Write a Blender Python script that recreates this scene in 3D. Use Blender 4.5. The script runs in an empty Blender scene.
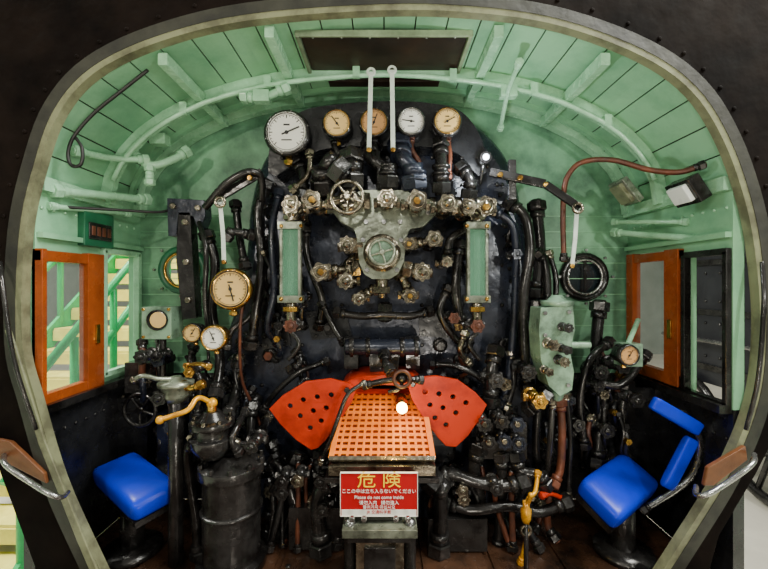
import bpy, bmesh, math, random
from mathutils import Vector, Matrix
from mathutils.geometry import tessellate_polygon
random.seed(7)
V=Vector
CY=-1.92; CZ=1.1; F=384.0
# image pixel (u,v) cast from the eye point to chosen plane y=const, in metres
def at(u,v,y):
    d=y-CY
    return V(((u-384)/F*d, y, CZ-(v-284.5)/F*d))
def px(n,y): return n/F*(y-CY)

# ---------------------------------------------------------------- materials
def M(name,c,rough=.5,metal=0.0,c2=None,scale=9,bump=.15,lo=.35,hi=.65,emit=0,rv=.15,spec=.5):
    m=bpy.data.materials.new(name); m.use_nodes=True
    nt=m.node_tree; n=nt.nodes; l=nt.links
    p=n['Principled BSDF']
    if c2 is None: c2=tuple(x*.55 for x in c)
    tc=n.new('ShaderNodeTexCoord'); nz=n.new('ShaderNodeTexNoise')
    nz.inputs['Scale'].default_value=scale; nz.inputs['Detail'].default_value=7; nz.inputs['Roughness'].default_value=.65
    l.new(tc.outputs['Object'],nz.inputs['Vector'])
    cr=n.new('ShaderNodeValToRGB'); cr.color_ramp.elements[0].position=lo; cr.color_ramp.elements[1].position=hi
    cr.color_ramp.elements[0].color=(*c2,1); cr.color_ramp.elements[1].color=(*c,1)
    l.new(nz.outputs['Fac'],cr.inputs['Fac']); l.new(cr.outputs['Color'],p.inputs['Base Color'])
    mr=n.new('ShaderNodeMapRange'); mr.inputs['To Min'].default_value=max(.05,rough-rv); mr.inputs['To Max'].default_value=min(1,rough+rv)
    nz2=n.new('ShaderNodeTexNoise'); nz2.inputs['Scale'].default_value=scale*3; nz2.inputs['Detail'].default_value=3
    l.new(tc.outputs['Object'],nz2.inputs['Vector'])
    l.new(nz2.outputs['Fac'],mr.inputs['Value']); l.new(mr.outputs['Result'],p.inputs['Roughness'])
    p.inputs['Metallic'].default_value=metal; p.inputs['Specular IOR Level'].default_value=spec
    if bump>0:
        b=n.new('ShaderNodeBump'); b.inputs['Strength'].default_value=bump; b.inputs['Distance'].default_value=.01
        l.new(nz2.outputs['Fac'],b.inputs['Height']); l.new(b.outputs['Normal'],p.inputs['Normal'])
    if emit:
        p.inputs['Emission Color'].default_value=(*c,1); p.inputs['Emission Strength'].default_value=emit
    return m
BLACK=M('oily_black_iron',(.020,.021,.024),.28,.2,(.004,.004,.005),6,.35,spec=.7)
BLACK2=M('worn_black_iron',(.046,.044,.043),.24,.5,(.008,.007,.007),8,.28,.40,.66,spec=.85)
BLUEB=M('blueblack_plate',(.032,.040,.066),.28,.35,(.007,.008,.013),5,.4,spec=.75)
SOOT=M('bulkhead_soot_paint',(.010,.0065,.005),.8,.0,(.003,.002,.0018),4,.4,spec=.06)
RUST=M('rusty_brown_iron',(.17,.050,.022),.42,.2,(.035,.014,.01),10,.3)
GREEN=M('pale_green_cab_paint',(.26,.53,.315),.36,0,(.15,.36,.21),3,.10,.34,.56)
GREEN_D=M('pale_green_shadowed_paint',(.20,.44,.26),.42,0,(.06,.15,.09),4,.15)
GREEN_L=M('light_green_pipe_paint',(.38,.68,.45),.26,0,(.24,.48,.29),8,.12)
OLIVE=M('door_frame_olive_paint',(.20,.21,.12),.40,0,(.10,.10,.06),8,.15,.38,.55)
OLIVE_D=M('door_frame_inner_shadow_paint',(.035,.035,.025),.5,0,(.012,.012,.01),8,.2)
HATCHRIM=M('hatch_rim_paint',(.25,.33,.2),.5,0,(.10,.13,.08),8,.2)
STAIRG=M('stair_green_paint',(.01,.50,.14),.4,0,(.01,.38,.10))
YEL=M('stair_tread_yellow',(.85,.76,.18),.5,0,(.7,.60,.12))
WOOD=M('varnished_wood',(.36,.072,.009),.25,0,(.18,.032,.005),7,.12,.3,.7)
WOOD2=M('worn_tan_wood',(.18,.065,.022),.4,0,(.09,.03,.011),10,.2,.3,.7)
BRASS=M('brass',(.74,.44,.09),.20,.95,(.32,.16,.035),16,.18)
YBR=M('yellow_brass_paint',(.80,.40,.012),.28,.3,(.45,.19,.01),14,.15)
SILV=M('dull_silver_valves',(.38,.345,.265),.23,.94,(.07,.058,.042),14,.25,.38,.6)
SILV2=M('turret_grey_casting',(.30,.335,.26),.30,.55,(.09,.10,.075),10,.25,.38,.6)
STEEL=M('bare_steel',(.5,.5,.49),.25,.9,(.2,.2,.2),15,.15)
WHITE=M('white_dial',(.84,.84,.78),.4,0,(.74,.74,.68),3,0)
CREAM=M('cream_dial',(.78,.54,.20),.4,0,(.62,.40,.13),3,0)
TAN=M('tan_dial',(.66,.35,.13),.4,0,(.5,.26,.09),3,0)
WSTRAP=M('white_strap_paint',(.70,.80,.72),.4,0,(.5,.58,.52),10,.1)
INK=M('black_ink',(.01,.01,.01),.5,0,None,3,0)
ORANGE=M('orange_red_fire_door_paint',(.46,.026,.0015),.42,0,(.26,.012,.001),8,.10,.36,.55,spec=.25)
ORANGE2=M('orange_grate_paint',(.85,.235,.002),.42,.0,(.66,.14,.002),6,.12,spec=.3)
ORANGE3=M('orange_chute_floor',(.26,.030,.002),.5,.0,(.12,.012,.001),9,.2,spec=.2)
REDB=M('red_sign_paint',(.42,.002,.005),.45,0,(.38,.002,.005),3,0,spec=.2)
SYEL=M('sign_yellow',(.95,.66,.005),.4,0,(.92,.64,.005),3,0)
BLUE=M('blue_vinyl',(.001,.028,.62),.38,0,(.001,.018,.45),4,.08,spec=.35)
LOCO=M('neighbour_loco_black',(.03,.032,.038),.4,.2,(.015,.015,.02),3,.2)
GROUND=M('hall_floor_concrete',(.74,.70,.60),.7,0,(.62,.58,.50),2,.05)
HALLW=M('hall_wall_panel',(.34,.37,.33),.8,0,(.22,.25,.22),1,0)
FLOORM=M('greasy_floor_plate',(.085,.040,.022),.28,.3,(.012,.008,.006),6,.4)
HATCH=M('brown_black_hatch',(.035,.018,.010),.5,.1,(.012,.007,.005),5,.2)
GGREEN=M('pale_green_lubricator',(.26,.42,.29),.3,.1,(.09,.14,.10),9,.25,.38,.58)
DGREEN=M('dark_green_panel',(.015,.15,.065),.4,0,(.01,.08,.04),6,.1)
BULB=M('lamp_bulb_cool',(.8,.9,1.0),.5,0,(.8,.9,1),3,0,emit=14)
BULBW=M('lamp_bulb_warm',(1.0,.66,.18),.5,0,(1,.66,.18),3,0,emit=40)
LENS=M('fluorescent_lens',(.85,.88,.85),.3,0,(.7,.74,.7),3,0)
DARKGLASS=M('dark_window_glass',(.02,.03,.035),.08,0,(.01,.015,.02),2,0,spec=.9)
def glassmat(name,c,a):
    m=bpy.data.materials.new(name); m.use_nodes=True; nt=m.node_tree
    p=nt.nodes['Principled BSDF']; p.inputs['Base Color'].default_value=(*c,1)
    p.inputs['Roughness'].default_value=.05; p.inputs['Alpha'].default_value=a
    return m
GLASS=glassmat('gauge_glass',(.20,.45,.30),.25)
WGLASS=glassmat('window_glass',(.7,.85,.8),.05)

# ---------------------------------------------------------------- mesh builder
class B:
    def __init__(s,name): s.name=name; s.bm=bmesh.new(); s.m=[]
    def mi(s,m):
        if m not in s.m: s.m.append(m)
        return s.m.index(m)
    def face(s,vs,m,smooth=False):
        try: f=s.bm.faces.new(vs)
        except ValueError: return
        f.material_index=s.mi(m); f.smooth=smooth
    def frame(s,ax):
        ax=V(ax).normalized(); a=V((0,0,1)) if abs(ax.z)<.9 else V((1,0,0))
        e1=ax.cross(a).normalized(); return ax,e1,ax.cross(e1).normalized()
    def lathe(s,p,ax,prof,m,seg=18,smooth=True,ph=0):
        ax,e1,e2=s.frame(ax); p=V(p); rings=[]
        for t,r in prof:
            if r<1e-5: rings.append([s.bm.verts.new(p+ax*t)])
            else: rings.append([s.bm.verts.new(p+ax*t+(e1*math.cos(ph+2*math.pi*i/seg)+e2*math.sin(ph+2*math.pi*i/seg))*r) for i in range(seg)])
        for a,b in zip(rings,rings[1:]):
            for i in range(seg):
                j=(i+1)%seg
                if len(a)==1 and len(b)==1: continue
                if len(a)==1: s.face([a[0],b[i],b[j]],m,smooth)
                elif len(b)==1: s.face([a[i],a[j],b[0]],m,smooth)
                else: s.face([a[i],a[j],b[j],b[i]],m,smooth)
        if len(rings[0])>1: s.face(rings[0][::-1],m)
        if len(rings[-1])>1: s.face(rings[-1],m)
    def cyl(s,p0,p1,r,m,r1=None,seg=16):
        p0=V(p0);p1=V(p1); L=(p1-p0).length; r1=r if r1 is None else r1
        c=min(r,r1,L)*.12
        s.lathe(p0,p1-p0,[(0,r-c),(c,r),(L-c,r1),(L,r1-c)],m,seg,True)
    def hexn(s,p,ax,r,h,m): 
        ax=V(ax).normalized(); s.lathe(V(p)-ax*h/2,ax,[(0,r*.92),(h*.1,r),(h*.9,r),(h,r*.92)],m,6,False)
    def ball(s,p,r,m,seg=14,sc=1):
        s.lathe(V(p)-V((0,0,r*sc)),(0,0,1),[(r*sc*(1-math.cos(math.pi*i/8)),r*math.sin(math.pi*i/8)) for i in range(9)],m,seg)
    def torus(s,p,ax,R,r,m,seg=28,ns=8,a0=0,a1=2*math.pi):
        ax,e1,e2=s.frame(ax);p=V(p);full=abs(a1-a0-2*math.pi)<1e-4
        n=seg if full else seg+1; rr=[]
        for i in range(n):
            a=a0+(a1-a0)*i/seg; d=e1*math.cos(a)+e2*math.sin(a)
            rr.append([s.bm.verts.new(p+d*(R+r*math.cos(2*math.pi*k/ns))+ax*r*math.sin(2*math.pi*k/ns)) for k in range(ns)])
        for i in range(seg):
            a=rr[i];b=rr[(i+1)%n]
            for k in range(ns): s.face([a[k],b[k],b[(k+1)%ns],a[(k+1)%ns]],m,True)
    def tube(s,pts,r,m,seg=10,res=6,nuts=None,smoothp=True):
        pts=[V(p) for p in pts]
        if smoothp and len(pts)>2:
            q=[pts[0]*2-pts[1]]+pts+[pts[-1]*2-pts[-2]]; out=[]
            for i in range(1,len(q)-2):
                a,b,c,d=q[i-1:i+3]
                L=(c-b).length
                m1=(c-a); m1=m1.normalized()*L*.9 if m1.length else m1
                m2=(d-b); m2=m2.normalized()*L*.9 if m2.length else m2
                for k in range(res):
                    t=k/res; out.append(b*(2*t**3-3*t*t+1)+m1*(t**3-2*t*t+t)+c*(-2*t**3+3*t*t)+m2*(t**3-t*t))
            out.append(pts[-1]); P=out
        else: P=pts
        n0=None; rings=[]
        for i,p in enumerate(P):
            tg=(P[min(i+1,len(P)-1)]-P[max(i-1,0)]).normalized()
            if n0 is None: n0=s.frame(tg)[1]
            n0=(n0-tg*n0.dot(tg)).normalized(); e2=tg.cross(n0)
            rings.append([s.bm.verts.new(p+(n0*math.cos(2*math.pi*k/seg)+e2*math.sin(2*math.pi*k/seg))*r) for k in range(seg)])
        for a,b in zip(rings,rings[1:]):
            for k in range(seg): s.face([a[k],a[(k+1)%seg],b[(k+1)%seg],b[k]],m,True)
        s.face(rings[0][::-1],m); s.face(rings[-1],m)
        if nuts:
            for i,j in ((0,1),(-1,-2)):
                ax=(P[j]-P[i]).normalized(); s.hexn(P[i]+ax*r*1.2,ax,r*1.7,r*1.8,nuts); s.lathe(P[i]+ax*r*2.2,ax,[(0,r*1.35),(r*1.2,r*1.35)],nuts,12)
    def box(s,c,sz,m,rot=None):
        c=V(c); R=rot or Matrix.Identity(3); vs=[]
        for x in(-.5,.5):
            for y in(-.5,.5):
                for z in(-.5,.5): vs.append(s.bm.verts.new(c+R@V((x*sz[0],y*sz[1],z*sz[2]))))
        for f in((0,1,3,2),(4,6,7,5),(0,4,5,1),(2,3,7,6),(0,2,6,4),(1,5,7,3)): s.face([vs[i] for i in f],m)
    def bar(s,p0,p1,w,t,m,up=(0,1,0)):
        p0=V(p0);p1=V(p1);ax=(p1-p0).normalized();u=V(up);u=(u-ax*u.dot(ax)).normalized();e=ax.cross(u)
        R=Matrix((ax,e,u)).transposed(); s.box((p0+p1)/2,((p1-p0).length,w,t),m,R)
    def prism(s,loops,vec,m,m2=None):
        vec=V(vec); loops=[[V(p) for p in L] for L in loops]
        tr=tessellate_polygon(loops); flat=[p for L in loops for p in L]
        a=[s.bm.verts.new(p) for p in flat]; b=[s.bm.verts.new(p+vec) for p in flat]
        for t in tr:
            s.face([a[i] for i in t],m); s.face([b[i] for i in reversed(t)],m)
        o=0
        for L in loops:
            n=len(L)
            for i in range(n): j=(i+1)%n; s.face([a[o+i],a[o+j],b[o+j],b[o+i]],m2 or m)
            o+=n
    def slab(s,pts,vec,m):
        vec=V(vec); a=[s.bm.verts.new(V(p)) for p in pts]; b=[s.bm.verts.new(V(p)+vec) for p in pts]
        s.face(a,m); s.face(b[::-1],m); n=len(a)
        for i in range(n): j=(i+1)%n; s.face([a[i],a[j],b[j],b[i]],m)
    def pad(s,c,ex,ey,ez,m,n=8):
        """soft upholstered cushion: superellipsoid box with half axes ex,ey,ez"""
        c=V(c); rings=[]; NS=32
        def sp(w,e): return math.copysign(abs(w)**e,w)
        for i in range(1,n*2):
            ph=-math.pi/2+math.pi*i/(n*2); row=[]
            for k in range(NS):
                th=2*math.pi*k/NS
                row.append(s.bm.verts.new(c+ex*(sp(math.cos(ph),.35)*sp(math.cos(th),.22))+ey*(sp(math.cos(ph),.35)*sp(math.sin(th),.22))+ez*sp(math.sin(ph),.6)))
            rings.append(row)
        for a,b in zip(rings,rings[1:]):
            for k in range(NS): s.face([a[k],a[(k+1)%NS],b[(k+1)%NS],b[k]],m,True)
        s.face(rings[0][::-1],m,True); s.face(rings[-1],m,True)
    def done(s,bevel=0,parent=None):
        bmesh.ops.recalc_face_normals(s.bm,faces=s.bm.faces)
        me=bpy.data.meshes.new(s.name); s.bm.to_mesh(me); s.bm.free()
        for m in s.m: me.materials.append(m)
        o=bpy.data.objects.new(s.name,me); bpy.context.collection.objects.link(o)
        if bevel:
            md=o.modifiers.new('edge_round','BEVEL'); md.width=bevel; md.segments=2; md.limit_method='ANGLE'; md.angle_limit=.7
        if parent: o.parent=parent
        return o
def circ(c,r,n=14):
    return [V((c[0]+r*math.cos(2*math.pi*i/n),c[1],c[2]+r*math.sin(2*math.pi*i/n))) for i in range(n)]
OUT=V((0,-1,0))
def wheel(b,p,ax,R,m,sp=5,r=None):
    ax,e1,e2=b.frame(ax); r=r or R*.13; p=V(p)
    b.torus(p,ax,R,r,m,26,8)
    b.lathe(p-ax*r*1.2,ax,[(0,R*.22),(r*1.6,R*.26),(r*2.4,R*.18)],m,12)
    for i in range(sp):
        a=2*math.pi*i/sp+.3; d=e1*math.cos(a)+e2*math.sin(a); b.cyl(p+d*R*.15,p+d*R*.97,r*.7,m,seg=8)
def knob(b,p,ax,R,m,h=None,lobes=6):
    ax,e1,e2=b.frame(ax);h=h or R*.5;n=lobes*6
    L=[V(p)+(e1*math.cos(2*math.pi*i/n)+e2*math.sin(2*math.pi*i/n))*R*(.90+.10*math.cos(lobes*2*math.pi*i/n)) for i in range(n)]
    b.prism([L],ax*h,m)
    b.torus(V(p)+ax*h,ax,R*.66,R*.10,m,20,6)
    b.lathe(V(p)+ax*h,ax,[(0,R*.45),(h*.35,R*.4),(h*.5,R*.22),(h*.8,R*.2)],m,10)
def valve(b,p,R,m,mw=None,ax=OUT,style='knob',side=True,depth=.14):
    ax=V(ax).normalized(); p=V(p); mw=mw or m; q=p-ax*depth
    b.lathe(q,ax,[(0,R*.95),(depth*.1,R*.95),(depth*.12,R*.6),(depth*.3,R*.85),(depth*.5,R*.8),(depth*.62,R*.5)],m,16)
    b.hexn(q+ax*depth*.68,ax,R*.62,depth*.16,m)
    b.cyl(q+ax*depth*.7,p+ax*R*.3,R*.2,m,seg=10)
    if style=='knob': knob(b,p,ax,R,mw,R*.45,random.choice((5,6,8)))
    else: wheel(b,p,ax,R,mw)
    if side:
        e=V((1,0,0)); c=q+ax*depth*.4
        b.cyl(c-e*R*1.3,c+e*R*1.3,R*.42,m,seg=12)
        b.hexn(c-e*R*1.2,e,R*.6,R*.4,m); b.hexn(c+e*R*1.2,e,R*.6,R*.4,m)

# ---------------------------------------------------------------- room shell
prof=[(1.25,.36),(1.235,.47),(1.18,.58),(1.09,.68),(.97,.765),(.82,.84),(.66,.893),(.5,.928),(.34,.95),(.17,.966),(0,.972)]
prof=[(-x,z) for x,z in prof]+[(x,z) for x,z in prof[::-1][1:]]
def arch_pt(t,off=0):
    L=[0]
    for a,b in zip(prof,prof[1:]): L.append(L[-1]+math.hypot(b[0]-a[0],b[1]-a[1]))
    s=t*L[-1]
    for i in range(len(prof)-1):
        if s<=L[i+1]+1e-9:
            k=(s-L[i])/(L[i+1]-L[i]); a,b=prof[i],prof[i+1]
            x=a[0]+(b[0]-a[0])*k; z=a[1]+(b[1]-a[1])*k
            nx,nz=-(b[1]-a[1]),(b[0]-a[0]); n=math.hypot(nx,nz)
            return V((x-nx/n*off,0,CZ+z-nz/n*off))
    return V((prof[-1][0],0,CZ+prof[-1][1]))
b=B('ceiling')
NB=26; Y0,Y1=-.545,.05
for i in range(NB):
    t0=i/NB+.0009; t1=(i+1)/NB-.0009
    for k in range(2):
        ta=t0+(t1-t0)*k/2; tb=t0+(t1-t0)*(k+1)/2
        A=arch_pt(ta);Bp=arch_pt(tb);A2=arch_pt(ta,-.02);B2=arch_pt(tb,-.02)
        b.prism([[V((q.x,Y0,q.z)) for q in (A,Bp,B2,A2)]],(0,Y1-Y0,0),GREEN)
    if i:
        q=[arch_pt(i/NB-.002,-.006),arch_pt(i/NB+.002,-.006),arch_pt(i/NB+.002,-.03),arch_pt(i/NB-.002,-.03)]
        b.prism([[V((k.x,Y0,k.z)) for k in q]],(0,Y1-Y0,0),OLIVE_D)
b.done()
def rib(name,y,w,dpt,m,t0=0,t1=1):
    b=B(name); N=48
    for i in range(N):
        ta=t0+(t1-t0)*i/N;tb=t0+(t1-t0)*(i+1)/N
        b.prism([[V((q.x,y,q.z)) for q in (arch_pt(ta),arch_pt(tb),arch_pt(tb,dpt),arch_pt(ta,dpt))]],(0,w,0),m)
    return b.done()
rib('trim_1',-.235,.03,.05,GREEN_L)
rib('trim_2',.0,.045,.035,GREEN_L)
rib('trim_3',-.06,.02,.022,GREEN)
b=B('roof_conduit_pipe'); b.tube([V((arch_pt(t,.065).x,-.26,arch_pt(t,.065).z)) for t in [i/30 for i in range(1,30)]],.011,GREEN_L,8,2)
for t in (.2,.33,.46,.6,.72,.84):
    q=arch_pt(t,.05); b.box((q.x,-.26,q.z),(.03,.02,.05),GREEN_L)
b.done()
b=B('roof_beam')
for sx in(-1,1):
    for x in (.415,.80):
        z=CZ+(.915 if x<.5 else .815)
        b.box((sx*x,-.26,z),(.035,.55,.045),GREEN_L)
b.done(.003)
b=B('roof_ventilator_hatch')
b.box((0.0,-.345,CZ+.945),(.63,.25,.012),HATCH)
for sx in(-1,1): b.box((sx*.325,-.345,CZ+.94),(.015,.28,.03),HATCHRIM)
b.box((0,-.478,CZ+.942),(.67,.010,.025),HATCHRIM); b.box((0,-.215,CZ+.935),(.67,.02,.04),HATCH)
b.box((0,-.175,CZ+.925),(.50,.05,.03),HATCH)
for i in range(6): b.lathe((-.27+.108*i,-.46,CZ+.938),(0,0,-1),[(0,.006),(.004,.003)],STEEL,8)
b.done(.003)

# front wall
wl=[V((x,.05,CZ+z)) for x,z in prof]
b=B('wall_front')
hL=at(184,270,.05); hR=at(583,277,.05)
low=CZ-.45
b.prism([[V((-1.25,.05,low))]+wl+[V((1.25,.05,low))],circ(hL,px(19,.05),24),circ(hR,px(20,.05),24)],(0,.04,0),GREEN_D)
b.prism([[V((-1.25,.05,0)),V((1.25,.05,0)),V((1.25,.05,low)),V((-1.25,.05,low))]],(0,.04,0),BLACK)
for i in range(11):
    z=low+.08*i
    for sx in(-1,1): b.box((sx*1.0,.048,z),(.5,.004,.004),GREEN)
b.done()
for i,(h,m) in enumerate(((hL,DGREEN),(hR,BLACK2))):
    b=B('window_%d'%(i+1)); b.torus(h+V((0,-.01,0)),(0,1,0),px(21,.05),.018,m); b.torus(h+V((0,-.02,0)),(0,1,0),px(17,.05),.007,BRASS if i==0 else STEEL)
    b.lathe(h+V((0,.01,0)),(0,1,0),[(0,px(19,.05)),(.004,px(19,.05))],WGLASS if i==0 else DARKGLASS,24)
    b.bar(h+V((0,-.02,-px(19,.05))),h+V((0,-.02,px(19,.05))),.012,.008,m)
    for k in range(8):
        a=k*math.pi/4; b.hexn(h+V((math.cos(a)*.135,-.03,math.sin(a)*.135)),(0,1,0),.008,.012,STEEL)
    b.done()
def side(name,sx,wins):
    b=B(name); X=sx*1.25
    R=lambda y0,y1,z0,z1:[V((X,y0,z0)),V((X,y1,z0)),V((X,y1,z1)),V((X,y0,z1))]
    b.prism([R(-.545,.05,low,CZ+.37)]+[R(*w) for w in wins],(sx*.04,0,0),GREEN)
    b.prism([R(-.545,.05,0,low)],(sx*.04,0,0),BLACK)
    b.box((X-sx*.015,-.25,CZ+.365),(.03,.58,.05),GREEN_L)
    b.box((X-sx*.012,-.25,CZ+.18),(.024,.58,.02),GREEN)
    b.box((X-sx*.02,-.25,low+.0),(.05,.58,.03),BLACK2)
    for k in range(11): b.lathe((X,-.52+.052*k,CZ+.28),(-sx,0,0),[(0,.007),(.004,.006),(.006,.002)],GREEN_L,8)
    for k in range(11): b.lathe((X,-.52+.052*k,CZ-.56),(-sx,0,0),[(0,.008),(.005,.006),(.007,.002)],BLACK2,8)
    b.done()
side('wall_left',-1,[(-.54,-.245,CZ-.44,CZ+.12),(-.215,.02,CZ-.40,CZ+.15)])
side('wall_right',1,[(-.54,-.335,CZ-.44,CZ+.12),(-.30,.02,CZ-.42,CZ+.15)])
def sash(name,sx,y0,y1,z0,z1,w,wn):
    X=sx*1.245; b=B(name)
    b.box((X,(y0+y1)/2,z0+w/2),(.035,y1-y0,w),WOOD); b.box((X,(y0+y1)/2,z1-w/2),(.035,y1-y0,w*.8),WOOD)
    b.box((X-sx*.002,y0+wn[0]/2,(z0+z1)/2),(.04,wn[0],z1-z0),WOOD); b.box((X-sx*.002,y1-wn[1]/2,(z0+z1)/2),(.04,wn[1],z1-z0),WOOD)
    b.box((X,(y0+y1)/2,(z0+z1)/2),(.004,y1-y0-.04,z1-z0-.04),WGLASS)
    b.box((X-sx*.025,y1-wn[1]/2 if sx<0 else y0+wn[0]/2,(z0+z1)/2-.05),(.012,.02,.08),BRASS)
    b.done(.004)
sash('window_3',-1,-.545,-.24,CZ-.45,CZ+.13,.05,(.02,.09))
sash('window_4',1,-.32,.02,CZ-.43,CZ+.15,.05,(.08,.05))
b=B('window_5')
for z in(CZ-.40,CZ+.15): b.box((-1.245,-.10,z),(.03,.25,.025),GREEN_L)
for y in(-.22,.02): b.box((-1.245,y,CZ-.125),(.03,.025,.56),GREEN_L)
b.done(.003)
b=B('window_6')
for z in(CZ-.44,CZ+.12): b.box((1.245,-.44,z),(.03,.20,.025),BLACK2)
for y in(-.53,-.335): b.box((1.245,y,CZ-.16),(.03,.02,.56),BLACK2)
b.done(.003)
b=B('floor')
b.box((0,-.9,-.02),(2.5,1.90,.04),FLOORM)
for i in range(9):
    b.box((-1.10+.275*i,-.5,.004),(.25,.92,.008),FLOORM)
for i in range(26):
    x=random.uniform(-1,1);y=random.uniform(-.9,-.1); b.lathe((x,y,.006),(0,0,1),[(0,.012),(.006,.009),(.008,.003)],BLACK2,8)
b.done(.002)
# rear bulkhead with arched opening
YB=-.55
open_px=[(20,300),(27,235),(42,165),(62,112),(98,72),(160,42),(250,20),(384,10),(480,13),(560,26),(640,56),(690,92),(722,142),(744,205),(754,262),(758,320)]
def smooth2(pts,n=5):
    q=[tuple(2*a-b_ for a,b_ in zip(pts[0],pts[1]))]+pts+[tuple(2*a-b_ for a,b_ in zip(pts[-1],pts[-2]))];o=[]
    for i in range(1,len(q)-2):
        a,b_,c,d=[V((*k,0)) for k in q[i-1:i+3]]
        for k in range(n):
            t=k/n; r=.5*((2*b_)+(c-a)*t+(2*a-5*b_+4*c-d)*t*t+(3*b_-a-3*c+d)*t**3); o.append((r.x,r.y))
    o.append(pts[-1]); return o
op=smooth2(open_px); opw=[at(u,v,YB) for u,v in op]
b=B('wall_rear')
ring=opw+[V((2.6,YB,opw[-1].z)),V((2.6,YB,3.2)),V((-2.6,YB,3.2)),V((-2.6,YB,opw[0].z))]
b.prism([ring],(0,-.03,0),SOOT)
for i in range(2,len(op)-2,2):
    c=V((op[i][0]-384,op[i][1]-284.5)); s=1+26/c.length; p=at(384+c.x*s,284.5+c.y*s,YB-.03)
    b.lathe(p,OUT,[(0,.008),(.003,.007),(.005,.003)],SOOT,8)
b.done()
full=smooth2([(118,600),(98,560),(62,480),(38,400),(24,340)]+open_px[1:-1]+[(758,330),(750,400),(722,470),(676,545),(640,600)],5)
N=len(full)
def off(i,o):
    a=V(full[max(i-1,0)]);c=V(full[min(i+1,N-1)]);t=(c-a).normalized(); n=V((-t.y,t.x))
    return (full[i][0]+n.x*o,full[i][1]+n.y*o)
b=B('door_frame_arch')
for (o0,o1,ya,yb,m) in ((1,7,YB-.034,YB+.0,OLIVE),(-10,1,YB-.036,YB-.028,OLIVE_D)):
    vs=[]
    for k in range(N):
        p0=at(*off(k,o0),YB); p1=at(*off(k,o1),YB)
        vs.append([b.bm.verts.new(V((q.x,yy,q.z))) for q,yy in ((p0,ya),(p1,ya),(p1,yb),(p0,yb))])
    for A,C in zip(vs,vs[1:]):
        for j in range(4): b.face([A[j],A[(j+1)%4],C[(j+1)%4],C[j]],m,False)
b.done()
for nm,pts in (('door_1',[(-60,298),(22,298),(26,345),(40,400),(64,480),(98,555),(125,610),(60,610),(42,560),(20,500),(-6,430),(-26,360),(-60,330)]),
               ('door_2',[(756,318),(820,318),(800,360),(790,400),(768,430),(748,470),(712,530),(690,610),(632,610),(676,545),(722,470),(750,400)])):
    b=B(nm); b.prism([[at(u,v,YB-.001) for u,v in pts]],(0,-.03,0),SOOT)
    if nm=='door_1':
        b.prism([[at(u,v,YB-.05) for u,v in ((-20,436),(10,442),(44,474),(46,484),(12,466),(-20,456))]],(0,.015,0),WOOD2)
        b.tube([at(4,455,YB-.05),at(6,465,YB-.12),at(30,482,YB-.12),at(58,497,YB-.12),at(68,492,YB-.05)],.008,STEEL,10)
        b.tube([at(0,262,YB-.05),at(2,280,YB-.08),at(14,360,YB-.08),at(36,430,YB-.05)],.007,BLACK2)
        b.prism([[at(u,v,YB-.042) for u,v in ((4,330),(10,330),(44,440),(84,540),(110,600),(102,600),(76,540),(38,444))]],(0,.01,0),OLIVE)
    else:
        b.prism([[at(u,v,YB-.05) for u,v in ((708,468),(746,446),(748,460),(714,486),(704,486))]],(0,.015,0),WOOD2)
        b.tube([at(696,486,YB-.05),at(700,496,YB-.12),at(725,484,YB-.12),at(752,464,YB-.12),at(754,454,YB-.05)],.008,STEEL,10)
        b.tube([at(762,262,YB-.05),at(764,300,YB-.08),at(758,380,YB-.08),at(746,430,YB-.05)],.007,BLACK2)
    b.done(.003)

# ---------------------------------------------------------------- outside
b=B('ground'); b.box((0,0,-.62),(16,16,.04),GROUND); b.done()
b=B('hall_wall'); b.box((0,7.5,2),(16,.1,6),HALLW)
for sx in(-1,1): b.box((sx*7.5,0,2),(.1,16,6),HALLW)
for i in range(9): b.box((-6+1.5*i,7.42,2),(.12,.1,6),LOCO)
b.done()
b=B('visitor_staircase')
for i in range(13):
    z=-.5+.17*i; y=.25+.20*i
    b.box((-2.5,y,z),(.95,.22,.03),YEL); b.box((-2.5,y-.11,z-.05),(.95,.02,.09),YEL); b.box((-2.5,y+.10,z-.06),(.95,.01,.08),STAIRG)
for x in(-3.0,-2.0):
    b.bar((x,.1,-.6),(x,2.9,1.8),.16,.03,STAIRG,up=(1,0,0))
    for dz in(.95,.6): b.tube([(x,.1,-.55+dz),(x,2.9,1.85+dz)],.026,STAIRG,smoothp=False)
    for i in range(8): b.cyl((x,.2+.36*i,-.5+.31*i),(x,.2+.36*i,.45+.31*i),.024,STAIRG,seg=8)
b.done()
b=B('platform_railing')
for z in(.75,.45,.1,-.25): b.tube([(-2.0,-2.2,z),(-2.0,.0,z)],.02,STAIRG,smoothp=False)
for i in range(10): b.cyl((-2.0,-2.15+i*.23,-.6),(-2.0,-2.15+i*.23,.75),.015,STAIRG,seg=8)
for z in(.35,.05,-.3): b.tube([(2.3,-2.2,z),(2.3,-.5,z)],.02,STAIRG,smoothp=False)
for i in range(7): b.cyl((2.3,-2.2+i*.28,-.6),(2.3,-2.2+i*.28,.35),.016,STAIRG,seg=8)
b.done()
b=B('neighbouring_locomotive')
b.box((3.4,.9,.95),(.9,2.4,1.5),LOCO)
for z in(.35,.85,1.3): b.box((2.94,.9,z),(.02,2.4,.05),BLACK2)
for i in range(15):
    for z in(.45,.75,.95,1.2): b.lathe((2.95,-.2+.15*i,z),(-1,0,0),[(0,.015),(.01,.01),(.013,.003)],BLACK2,8)
for i in range(3):
    c=V((2.9,.1+.85*i,-.15)); b.torus(c,(1,0,0),.38,.04,BLACK2); 
    for k in range(10):
        a=k*math.pi/5; b.cyl(c,c+V((0,math.cos(a)*.38,math.sin(a)*.38)),.02,BLACK2,seg=8)
b.tube([(2.85,-.2,.6),(2.85,2.0,.6)],.02,STEEL,smoothp=False)
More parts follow.
